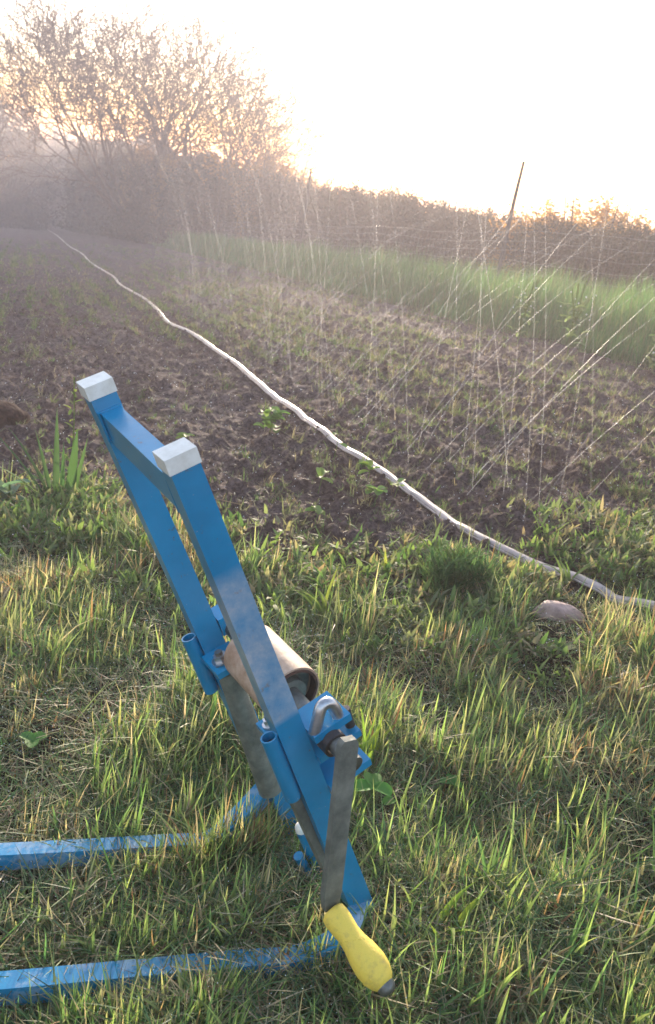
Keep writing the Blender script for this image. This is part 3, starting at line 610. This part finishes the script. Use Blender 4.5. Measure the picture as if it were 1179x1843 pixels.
def dew():
    bm = bmesh.new(); bmesh.ops.create_icosphere(bm, subdivisions=1, radius=1); iv = np.array([v.co[:] for v in bm.verts]); it = np.array([[v.index for v in f.verts] for f in bm.faces]); bm.free()
    N = 11000; x, y = sector(N, .75, 9, -14, 56, 1.0); s = RNG.uniform(.0006, .0011, N)*np.clip(np.hypot(x, y)/1.6, .7, 3)
    z = ground_z(x, y)+RNG.uniform(.01, .06, N)*(1-.6*soil_mask(x, y))
    keep = ~((y < 1.35) & (RNG.uniform(0, 1, N) < .6)) & (RNG.uniform(0, 1, N) > .6*soil_mask(x, y)); x, y, z, s = x[keep], y[keep], z[keep], s[keep]; N = len(x)
    V = iv[None]*s[:, None, None]+np.stack([x, y, z], 1)[:, None]; T = (it[None]+(np.arange(N)*len(iv))[:, None, None]).reshape(-1, 3)
    m = principled("water_drop", (.9, .9, .92), .12, 0, 1.0)
    tag(link("water_drops", mesh_np("water_drops", V.reshape(-1, 3), None, T, smooth=True), m), kind="stuff", label="tiny glinting drops of water caught on the grass and weeds", cat="water drops")
dew()
# ------------------------------------------------------------ fence
def fence():
    X = 7.0
    f = empty("wire_fence", (X, 11.7, gz(X, 11.7)), "wire mesh fence on tall thin leaning posts behind the green grass strip", "fence")
    for y, h, lean in ((1.3, 2.2, 0), (11.7, 2.25, .03), (22.2, 2.62, 0), (33.5, 2.4, .02)):
        z = gz(X, y); bm = bmesh.new(); pts = [(X, y, z-.2), (X+.01, y, z+h*.4), (X+lean, y+.01, z+h*.75), (X+lean*1.6, y, z+h)]
        add_tube(bm, pts, [.034, .031, .028, .024], 10); bm_obj("post", bm, M_wood, f, f.location, 50)
    paths = []; rnd = random.Random(5)
    zt = lambda y: K*X+1.18+.03*math.sin(y*1.1)
    for k in range(9):
        hh = [.02, .16, .30, .45, .6, .75, .9, 1.04, 1.18][k]; ys = np.arange(1.3, 33.6, .5)
        paths.append((np.stack([X+.03*np.sin(ys*.9+k), ys, K*X+hh+.025*np.sin(ys*1.1+k*.3)+.012*np.sin(ys*4.1+k)], 1), .0011+.00006*ys))
    y = 1.4
    while y < 33:
        paths.append((np.array([(X+.03*math.sin(y*.9), y, K*X+.02), (X+.02+.03*math.sin(y*.9+3), y+rnd.uniform(-.01, .01), K*X+.6), (X+.03*math.sin(y*.9+8), y+rnd.uniform(-.02, .02), zt(y))]), .0009+.00005*y)); y += .16
    V, Q = tube_np(paths, 4); link("wire_mesh", mesh_np("wire_mesh", V-np.array(f.location), Q), M_wire, f)
fence()
# ------------------------------------------------------------ trees and shrubs
def grow(rnd, start, d, length, r, depth, out, tips, spread=.5, up=.25, maxd=5):
    n = 5; pts = [np.array(start)]; rad = [r]; dd = np.array(d)/np.linalg.norm(d)
    for k in range(n):
        dd = dd+np.array([rnd.gauss(0, .13), rnd.gauss(0, .13), rnd.gauss(0, .08)+up*.22]); dd /= np.linalg.norm(dd)
        pts.append(pts[-1]+dd*length/n); rad.append(r*(1-.5*(k+1)/n))
        if depth < maxd and k >= 1:
            for q in range(2):
                if rnd.random() < (.75 if depth < 2 else .5):
                    ax = np.array([rnd.gauss(0, 1) for _ in range(3)]); ax -= dd*ax.dot(dd); ax /= np.linalg.norm(ax)+1e-6
                    nd_ = dd+ax*spread*rnd.uniform(.6, 1.4)+np.array([0, 0, up*.5])
                    grow(rnd, pts[-1], nd_, length*rnd.uniform(.55, .82), max(rad[-1]*.6, .004), depth+1, out, tips, spread, up, maxd)
    out[min(depth, 3)].append((np.array(pts), np.array(rad)))
    if depth >= maxd-1: tips.extend(pts[1:])
def leaf_quads(P, size, cols, up=.4):
    N = len(P); d = RNG.normal(0, 1, (N, 3)); d[:, 2] += up; d /= np.linalg.norm(d, axis=1)[:, None]; u = np.cross(d, RNG.normal(0, 1, (N, 3))); u /= np.linalg.norm(u, axis=1)[:, None]
    s = (size*RNG.uniform(.5, 1.3, N))[:, None]; P = np.asarray(P)
    V = np.stack([P, P+d*s*.5+u*s*.3, P+d*s, P+d*s*.5-u*s*.3], 1); Q = np.arange(N*4).reshape(-1, 4)
    return V.reshape(-1, 3), Q, np.repeat(cols, 4, 0)
def big_tree():
    T = np.array([7.4, 43.0, 0]); T[2] = gz(T[0], T[1])
    t = empty("bare_tree", T, "big spreading many-stemmed tree with thin budding branches against the bright sky", "tree")
    rnd = random.Random(12); out = [[], [], [], []]; tips = []
    for dx, dy, d, ln, r in ((0, 0, (.12, 0, 1), 5.4, .17), (-1.9, .6, (-.1, .1, 1), 5.6, .16), (.3, -.3, (.75, -.1, .85), 4.9, .13), (-.3, .3, (-.65, .1, 1), 5.6, .13), (-2.2, .2, (-.75, -.2, .8), 5.4, .13), (-2.6, .5, (-.75, .1, .9), 5.0, .12), (.5, .2, (.35, .3, 1), 5.0, .12), (-1.2, 0, (-.3, -.3, 1), 5.6, .12), (-3.0, .2, (-.5, .1, .9), 5.2, .11), (-1.0, .3, (-.15, -.2, 1), 5.9, .13), (.9, .2, (.95, .1, .62), 4.6, .12), (.6, -.4, (.6, -.2, 1.1), 5.2, .12), (-3.0, -.2, (-.8, -.1, .8), 5.0, .12), (1.0, .1, (1, 0, .3), 4.0, .1), (-2.2, .3, (.35, .1, 1), 5.2, .11)):
        grow(rnd, (dx*1.1, dy, .9), d, ln*.9, r*.85, 0, out, tips, .95, .16, 4)
    trunkp = [(np.array([(0, 0, -.3), (0, 0, .95)]), np.array([.2, .16])), (np.array([(-1.9, .6, -.3), (-1.9, .6, .95)]), np.array([.2, .15]))]
    V, Q = tube_np(trunkp+out[0], 8); link("trunk", mesh_np("trunk", V, Q, smooth=True), M_bark, t)
    print('TREE', [len(q) for q in out], len(tips))
    V, Q = tube_np(out[1]+out[2], 5); link("branches", mesh_np("branches", V, Q), M_bark, t)
    V, Q = tube_np([(p, np.maximum(r, .012)*1.0) for p, r in out[3]], 3); link("twigs", mesh_np("twigs", V, Q), M_bark, t)
    tips = np.array(tips); tips = tips+RNG.normal(0, .05, tips.shape)
    tips = tips[RNG.permutation(len(tips))[:15000]]
    cols = pick(np.array([(.16, .08, .035), (.2, .1, .04), (.12, .07, .035)]), len(tips))
    v, q, c = leaf_quads(tips, .07, cols); link("buds", mesh_np("buds", v, q, col=c), M_bud, t)
big_tree()
def shrub_proto(seed, leaves, airy=False, lobes=9, pal=None):
    """unit-ish shrub: 1 m tall, 1 m wide crown; returns (stem mesh, crown mesh)"""
    rnd = random.Random(seed); paths = []
    for k in range(7):
        a = rnd.uniform(0, 6.28); e = rnd.uniform(.15, .42)
        paths.append((catmull([(0, 0, -.05), (math.cos(a)*e*.3, math.sin(a)*e*.3, .3), (math.cos(a)*e*.8, math.sin(a)*e*.8, .62), (math.cos(a)*e, math.sin(a)*e, .95)], 3), np.linspace(.012, .003, 10)))
    V, Q = tube_np(paths, 5); st = mesh_np("stems", V, Q); st.materials.append(M_bark)
    rg = np.random.default_rng(seed); P = []; C = []
    pal = np.array([(.05, .05, .03), (.07, .05, .038), (.04, .043, .03), (.085, .062, .042)]) if pal is None else pal
    for k in range(lobes):
        a = rg.uniform(0, 6.28); rr = rg.uniform(0, .36); zc = rg.uniform(.2, .82) if k % 3 else rg.uniform(.08, .25); c = np.array([math.cos(a)*rr, math.sin(a)*rr, zc]); rad = rg.uniform(.15, .27)
        n = leaves//lobes; d = rg.normal(0, 1, (n, 3)); d /= np.linalg.norm(d, axis=1)[:, None]
        q = rg.uniform(.35 if not airy else 0, 1, (n, 1))**(.5)*rad*(1+.35*rg.normal(0, .5, (n, 1)))
        P.append(c+d*q); C.append(pal[rg.integers(0, len(pal), n)]*rg.uniform(.75, 1.25))
    # sprigs above the outline
    for k in range(70):
        a = rg.uniform(0, 6.28); rr = rg.uniform(0, .45); z0 = .95-rr*.55; t = rg.uniform(0, 1, 22)[:, None]
        d = np.array([math.cos(a)*.3*rr, math.sin(a)*.3*rr, .24*rg.uniform(.3, 1)]); P.append(np.array([math.cos(a)*rr, math.sin(a)*rr, z0-.12])+d*t+rg.normal(0, .008, (22, 3))); C.append(np.repeat(pal[:1], 22, 0))
    P = np.concatenate(P); C = np.concatenate(C); P[:, 2] = np.maximum(P[:, 2], .02)
    v, q, c = leaf_quads(P, .034 if not airy else .03, C); cr = mesh_np("foliage", v, q, col=c); cr.materials.append(M_bush)
    return st, cr
PAL_GLOW = np.array([(.2, .1, .035), (.16, .09, .03), (.12, .08, .03), (.22, .13, .05)])  # orange backlight glow of the treeline is put into these leaf colours
PROTO = [shrub_proto(s, 18000, False, 13) for s in (1, 2, 3)]+[shrub_proto(9, 6500, True, 10, PAL_GLOW)]+[shrub_proto(14, 16000, False, 12, np.array([(.045, .07, .03), (.06, .085, .035), (.035, .055, .03)]))]+[shrub_proto(31, 14000, False, 12, PAL_GLOW*.8)]
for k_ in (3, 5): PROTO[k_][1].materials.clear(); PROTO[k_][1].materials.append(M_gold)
def shrub(k, x, y, h, wdt, label, group=None, name="shrub", cat="shrub", rz=0):
    e = empty(name, (x, y, gz(x, y)), label, cat, group); e.rotation_euler = (0, 0, rz)
    for nm, me in (("stems", PROTO[k][0]), ("foliage", PROTO[k][1])):
        o = bpy.data.objects.new(nm, me); S.collection.objects.link(o); o.parent = e; o.scale = (wdt, wdt, h)
def hedge():
    rnd = random.Random(8); lab = "hazy mauve brown shrub in the overgrown hedge behind the wire fence"; grp = "shrubs of the hedge behind the fence"
    for i in range(46): # azimuth runs along the hedge line
        az = math.radians(4.6+i*1.0); d = 1/(math.sin(az)/10.2+.004) if az > .01 else 60
        d = min(d, 56)*rnd.uniform(.95, 1.06); x, y = d*math.sin(az), d*math.cos(az)
        el = .084+.004*math.sin(i*1.3)+rnd.uniform(-.004, .004); top = 1+el*d; h = max(top-gz(x, y), 1.1); wd = max(h*1.05, d*math.radians(1.02)*1.9)
        shrub(i % 3, x, y, h, wd, lab, grp, rz=rnd.uniform(0, 6))
    lab2 = "distant tree of the bumpy orange lit treeline above the hedge"; grp2 = "trees of the distant treeline"
    for i in range(26):
        az = math.radians(7+i*1.75); d = rnd.uniform(34, 52); x, y = d*math.sin(az), d*math.cos(az)
        top = 1+(.088+rnd.uniform(-.005, .007))*d; h = top-gz(x, y); wd = d*.045*rnd.uniform(.9, 1.4)
        shrub(5, x, y, h, wd, lab2, grp2, "distant_tree", "tree", rnd.uniform(0, 6))
    # airy bush right, small conifer-like bump, dark tree far left
    d = 17; 
    for az, el, wd, lab3 in ((36.5, .116, 3.0, "airy round bush with sparse lit leaves, tallest on the right of the treeline"), (40.2, .102, 2.6, "airy bush with sparse lit leaves at the right edge of the treeline"), (33.2, .100, 2.0, "low airy bush right behind the tall leaning fence post")):
        a = math.radians(az); x, y = d*math.sin(a), d*math.cos(a); shrub(3, x, y, 1+el*d-gz(x, y), wd, lab3, None, "airy_bush", "bush")
    x, y = -2.8, 74; shrub(4, x, y, 9.0, 6.5, "dark rounded tree at the far left end of the field", None, "dark_tree", "tree")
    for x, y, h_, lb in ((-3.6, 80, 7.4, "low dense bush at the field end just left of the hose"), (.6, 82, 7.6, "low dense bush at the field end in line with the hose"), (4.4, 77, 7.2, "low dense bush at the field end right of the hose")):
        shrub(2, x, y, h_, 9.5, lb, None, "thicket", "thicket", x)
    x, y = -7.5, 70; shrub(4, x, y, 9.5, 8, "second dark tree just outside the far left end of the field", None, "dark_tree", "tree")
    for x, y, h_, w_, lb in ((-6.5, 76, 7.2, 10, "hazy thicket left of the far end of the hose"), (2.2, 86, 8.2, 11, "hazy thicket straight behind the far end of the hose"), (6.2, 66, 6.3, 8, "hazy thicket right of the far end of the hose"), (8.0, 62, 6.0, 8, "hazy thicket left of the bare tree foot"), (11, 58, 5.8, 9, "hazy thicket right of the bare tree foot")):
        shrub(1, x, y, h_, w_, lb, None, "thicket", "thicket", x)
    x, y = -1.0, 88; shrub(1, x, y, 8.4, 11, "broad hazy thicket closing the far end of the field", None, "thicket", "thicket")
    x, y = 8.5, 72; shrub(0, x, y, 7.6, 8, "hazy thicket beneath the left limbs of the big bare tree", None, "thicket", "thicket")
    for x, y, h_, lb in ((6.9, 38.5, 3.5, "dense shrub hiding the left foot of the bare tree"), (8.6, 38, 3.5, "dense shrub hiding the main foot of the bare tree"), (5.6, 42, 3.9, "dense shrub under the lowest left limb of the bare tree"), (10.2, 40, 3.5, "dense shrub under the lowest right limb of the bare tree"), (7.9, 41.0, 4.0, "dense shrub between the two trunks of the bare tree")):
        shrub(0, x, y, h_, 4.2, lb, None, "shrub", "shrub", x)
    for x, y, h_, lb in ((5.2, 50, 4.7, "dense shrub standing left of the bare tree, nearer the hose"), (6.6, 47, 4.3, "dense shrub close against the left side of the bare tree"), (-1.3, 62, 6.2, "dense shrub at the far end, first left of the hose"), (-4.2, 60, 6.4, "dense shrub at the far end, second left of the hose"), (-7.0, 60, 6.4, "dense shrub at the far end, third left of the hose"), (3.9, 57, 5.4, "dense shrub at the far end, second from the hose on its right")):
        shrub(2, x, y, h_, 4.6 if x > 0 else 6.2, lb, None, "shrub", "shrub", x)
    # lower sprawling shrub right of the bare tree
    x, y = 9.6, 37; shrub(3, x, y, 4.2, 6.5, "low spreading budding bush right of the big bare tree", None, "budding_bush", "bush")
    x, y = 11.4, 38; shrub(3, x, y, 3.6, 5.4, "smaller budding bush at the right foot of the bare tree crown", None, "budding_bush", "bush", 2)
hedge()
# ------------------------------------------------------------ individual weeds
def leaf_strip(base, az, length, width, e0, e1, n=7, fold=.25, shape=None, z0=None):
    """one leaf; e0/e1 = elevation at base/tip (rad)"""
    pos = np.array(base, float); V = []; dxy = np.array([math.cos(az), math.sin(az)]); side = np.array([-dxy[1], dxy[0], 0])
    for k in range(n+1):
        t = k/n; e = e0+(e1-e0)*t; wv = (shape(t) if shape else math.sin(math.pi*min(1, t*.93+.05))**.75)*width
        nrm = np.array([-dxy[0]*math.sin(e), -dxy[1]*math.sin(e), math.cos(e)])
        V += [pos-side*wv*.5+nrm*wv*fold, pos, pos+side*wv*.5+nrm*wv*fold]
        pos = pos+np.array([dxy[0]*math.cos(e), dxy[1]*math.cos(e), math.sin(e)])*length/n
    Q = []
    for k in range(n):
        b = 3*k; Q += [(b, b+1, b+4, b+3), (b+1, b+2, b+5, b+4)]
    return np.array(V), np.array(Q)
def plant(name, x, y, label, cat_, leaves, stems, col, stemcol=(.12, .17, .05), group=None):
    """leaves: (height on stem, dx, dy, az, len, width, e0, e1[, shape])"""
    z = gz(x, y); e = empty(name, (x, y, z), label, cat_, group); parts = []
    for lf in leaves:
        h, dx, dy, az, ln, wd, e0, e1 = lf[:8]; v, q = leaf_strip((dx, dy, h), az, ln, wd, e0, e1, shape=lf[8] if len(lf) > 8 else None)
        parts.append((v, q, np.repeat(pick(np.array([col]), 1, .18), len(v), 0)))
    V, Q, C = cat(parts); link("leaves", mesh_np("leaves", V, Q, col=C, smooth=True), M_leaf, e)
    if stems:
        V, Q = tube_np([(catmull(s, 4), r) for s, r in stems], 6); link("stem", mesh_np("stem", V, Q, col=np.repeat(np.array([stemcol]), len(V), 0), smooth=True), M_leaf, e)
    return e
rr = random.Random(21); U = rr.uniform
roundish = lambda t: math.sin(math.pi*min(1, t*.9+.06))**.5
blade_s = lambda t: (1-t**2.2)*min(1, .55+t*1.6)
# tall broad-bladed weed, left
lv = []
for az, ln, wd, e0, e1, dx in ((1.9, .34, .020, 1.45, 1.5, 0), (2.7, .30, .018, 1.1, .8, -.02), (2.9, .34, .016, .95, .75, -.03), (2.4, .26, .018, 1.25, 1.2, -.015), (1.2, .27, .030, 1.4, 1.5, .05), (.8, .24, .018, 1.3, 1.35, .06), (.2, .16, .026, .6, -.1, .05), (3.3, .25, .018, .8, .4, -.04), (5.8, .14, .024, .5, -.2, .06), (1.7, .22, .014, 1.5, 1.5, .02)):
    lv.append((.01, dx, 0, az, ln, wd*1.35, e0, e1, blade_s))
plant("broad_bladed_weed", .135, 2.92, "clump of tall dark green broad blades at the left edge of the soil", "weed", lv, [], (.055, .105, .045))
plant("pale_leaf_weed", -.03, 2.95, "low weed with pale grey green lobed leaves at the left edge of the photo", "weed", [(U(.02, .09), U(-.02, .02), U(-.02, .02), U(0, 6.28), U(.09, .13), U(.035, .05), U(.2, .9), U(-.4, .3), roundish) for _ in range(12)], [([(0, 0, 0), (.01, 0, .08), (0, .01, .12)], .004)], (.16, .24, .17))
plant("flowering_sprig", .18, 3.02, "thin upright light green sprig beside the tall blades at left", "weed", [(.04+.022*k, .01*math.sin(k), .01*math.cos(k), k*2.4, .035, .012, .6, .2, roundish) for k in range(16)], [([(0, 0, 0), (.01, 0, .2), (.0, .01, .42)], .0022)], (.17, .22, .07))
plant("leafy_weed", 1.21, 3.93, "bright green bushy weed in front of the hose, above the near arm of the frame", "weed", [(U(.03, .13), U(-.05, .05), U(-.03, .03), U(0, 6.28), U(.05, .09), U(.035, .055), U(0, 1), U(-.6, .4), roundish) for _ in range(22)], [([(0, 0, 0), (.01, 0, .07), (-.01, .01, .13)], .003)], (.13, .22, .07))
for x, y, lab, hh, n_ in ((1.335, 3.3, "single round leaf on a thin stalk against the hose", .13, 2), (1.15, 2.95, "small two-leaved seedling alone on dark soil below the hose", .11, 4), (.745, 3.7, "small green seedling just above the near arm end cap", .05, 5), (1.37, 2.98, "young leafy seedling crowding the hose at its middle bend", .07, 8), (1.30, 2.72, "low green seedling hugging the lower hose edge", .05, 9), (1.43, 2.82, "green seedling with upright leaf beside the hose", .08, 6), (1.0, 2.55, "small yellowish seedling on bare soil below the hose", .05, 5)):
    plant("seedling", x, y, lab, "seedling", [(U(.6, 1)*hh, U(-.01, .01), U(-.01, .01), U(0, 6.28), U(.035, .055), U(.025, .036), U(-.2, .8), U(-.5, .3), roundish) for _ in range(n_)], [([(0, 0, 0), (.006, 0, hh*.6), (0, 0, hh)], .0014)], (.16, .25, .07))
# feathery bush by the hose
lv = [(U(.0, .10), U(-.09, .09), U(-.06, .06), U(0, 6.28), U(.03, .07), U(.003, .006), U(.3, 1.5), U(-.1, 1.2)) for _ in range(1500)]
plant("feathery_weed", 1.235, 1.93, "dense feathery dark green weed clump right below the hose", "weed", lv, [([(0, 0, 0), (U(-.05, .05), U(-.04, .04), .07), (U(-.09, .09), U(-.06, .06), .15)], .0016) for _ in range(14)], (.075, .14, .06))
# broad blade grass plants mid
for x, y, lab, n_, ln, c in ((.86, 2.02, "broad-bladed wet grass plant with drooping leaves at the soil edge", 9, .17, (.09, .17, .06)), (.80, 1.86, "yellow green broad grass plant with spreading blades below the soil edge", 9, .17, (.2, .27, .06)), (1.12, 2.16, "yellowish upright dock leaf left of the hose", 4, .13, (.22, .25, .06)), (.98, 2.2, "small clump of wide green blades between straw and soil", 7, .11, (.15, .22, .06)), (1.78, 2.28, "upright broad leaf weed right of the hose", 6, .13, (.13, .2, .07)), (1.64, 1.95, "tall leafy weed where the hose enters the grass", 8, .14, (.14, .2, .07)), (.36, 2.35, "wide green blades in the grass left of the far arm", 8, .14, (.13, .2, .06)), (.10, 2.1, "leafy green clump at the left border of the lawn", 8, .12, (.1, .16, .06)), (.66, 1.22, "tuft of long bright yellow green blades right of the crank", 9, .13, (.22, .3, .05)), (.62, .80, "bright broad blade pair beside the yellow grip", 6, .11, (.2, .28, .05))):
    plant("broad_grass", x, y, lab, "grass plant", [(.0, U(-.015, .015), U(-.015, .015), U(0, 6.28), ln*U(.7, 1.2), U(.009, .016), U(.8, 1.5), U(-.5, 1.1), blade_s) for _ in range(n_)], [], c)
# clover right of crank
cl = []
for k in range(3): cl.append((.055, 0, 0, 1.2+k*2.1, .038, .034, .1, -.1, roundish))
plant("clover", .622, 1.10, "three-lobed bright green clover leaf right of the crank arm", "clover", cl+[(.03, .02, -.02, .3, .025, .022, .2, 0, roundish)], [([(0, 0, 0), (.004, 0, .03), (0, 0, .055)], .0016)], (.1, .26, .05))
plant("clover", .80, 1.12, "small folded clover leaf in the darker grass to the right", "clover", [(.035, 0, 0, 1+k*2.1, .024, .022, .3, 0, roundish) for k in range(3)], [([(0, 0, 0), (.0, .004, .02), (0, 0, .035)], .0012)], (.09, .22, .05))
plant("clover", .05, 1.42, "clover leaf in the grass near the left border", "clover", [(.04, 0, 0, .4+k*2.1, .028, .026, .2, 0, roundish) for k in range(3)], [([(0, 0, 0), (.0, .004, .02), (0, 0, .04)], .0012)], (.1, .24, .06))
# pale flowering weeds at the grass strip
M_petal = principled("white_petal", (.8, .8, .74), .5)
for x, y, lab in ((4.9, 7.5, "tall white-flowered weed standing before the grass strip"), (5.0, 6.75, "pale flowered weed nearer the right end of the grass strip"), (5.1, 5.6, "low grey leaved weed at the foot of the grass strip")):
    e = plant("white_flowered_weed", x, y, lab, "weed", [(U(.02, .5), U(-.1, .1), U(-.1, .1), U(0, 6.28), U(.06, .12), U(.03, .05), U(0, 1), U(-.5, .3), roundish) for _ in range(34)], [([(0, 0, 0), (U(-.04, .04), U(-.04, .04), .35), (U(-.15, .15), U(-.1, .1), U(.55, .75))], .005) for _ in range(5)], (.15, .2, .11))
    bm = bmesh.new()
    for k in range(13 if y > 6.5 else 4): bmesh.ops.create_icosphere(bm, subdivisions=1, radius=U(.006, .010), matrix=Matrix.Translation((U(-.16, .16), U(-.1, .1), U(.35, .62) if y > 6.5 else U(.15, .3))))
    tag(bm_obj("flowers", bm, M_petal, e), kind="stuff")
# ------------------------------------------------------------ stones, mound, sticks
def rock(name, x, y, sx, sy, sz, rz, label, mat, cat_="stone", sink=.25):
    bm = bmesh.new(); bmesh.ops.create_icosphere(bm, subdivisions=4, radius=1); rg = random.Random(int(x*100)); ph = [rg.uniform(0, 6) for _ in range(6)]
    for v in bm.verts:
        c = v.co; f = 1+.10*math.sin(2.3*c.x+ph[0])*math.cos(2.1*c.y+ph[1])+.06*math.sin(5*c.z+ph[2]+3*c.x)+.035*math.sin(9*c.y+ph[3])*math.sin(8*c.x+ph[4]); f += (.16*(vnoise(c.x*7+9, c.y*7+c.z*5+9, 5)-.5)+.12*(vnoise(c.x*15+9, c.y*15+c.z*13+9, 6)-.5) if name == 'dirt_mound' else 0); v.co = Vector((c.x*sx*f, c.y*sy*f, c.z*sz*f))
    o = bm_obj(name, bm, mat, None, None, 80); o.location = (x, y, gz(x, y)+sz*sink); o.rotation_euler = (0, .08, rz); return tag(o, label, cat_)
rock("stone", 1.475, 1.735, .078, .040, .036, -.25, "smooth pinkish brown stone half sunk in the grass below the hose end", M_stone, sink=.3)
rock("stone", 1.10, 2.0, .022, .012, .010, -.2, "small dark grey pebble beside the feathery weed", principled("dark_pebble", (.1, .1, .11), .4))
rock("dirt_mound", -.10, 4.25, .14, .12, .09, .3, "reddish brown mound of earth at the left edge of the photo", principled("red_earth", (.085, .045, .036), .95, 0, .1, var=((.03, .018, .016), 40, .35, .65), bmp=(45, 1.0, .02)), "mound", .1)
def sticks():
    paths = []; rnd = random.Random(2)
    for k in range(34):
        x, y = .40+rnd.gauss(0, .11), 2.78+rnd.gauss(0, .06); a = -.5+rnd.gauss(0, .28); ln = rnd.uniform(.08, .26); z = gz(x, y)+rnd.uniform(.012, .045)
        paths.append((np.array([(x-math.cos(a)*ln/2, y-math.sin(a)*ln/2, z-.006), (x+rnd.gauss(0, .004), y, z+.006), (x+math.cos(a)*ln/2, y+math.sin(a)*ln/2, z-.002)]), rnd.uniform(.001, .0022)))
    V, Q = tube_np(paths, 5); C = np.repeat(np.array([(.36, .25, .17)]), len(V), 0)
    tag(link("dry_stalks", mesh_np("dry_stalks", V, Q, col=C), M_straw), kind="stuff", label="heap of thin dry tan stalks behind the far arm of the frame", cat="stalks")
sticks()
# ------------------------------------------------------------ haze
hx0, hx1, hy0, hy1, hz0, hz1 = -240, 240, -240, 240, -4, 12.6
bm = bmesh.new(); add_hexa(bm, [(hx0, hy0, hz0), (hx1, hy0, hz0), (hx1, hy1, hz0), (hx0, hy1, hz0), (hx0, hy0, hz1), (hx1, hy0, hz1), (hx1, hy1, hz1), (hx0, hy1, hz1)])
m, n, o = newmat("haze"); pv = nd(n, "ShaderNodeVolumePrincipled"); pv.inputs["Color"].default_value = (.9, .82, .85, 1); pv.inputs["Density"].default_value = .009; pv.inputs["Anisotropy"].default_value = .28
n.links.new(pv.outputs[0], o.inputs["Volume"])
tag(bm_obj("haze", bm, m), kind="stuff", label="pale mist of spray and evening haze over the whole field", cat="haze")
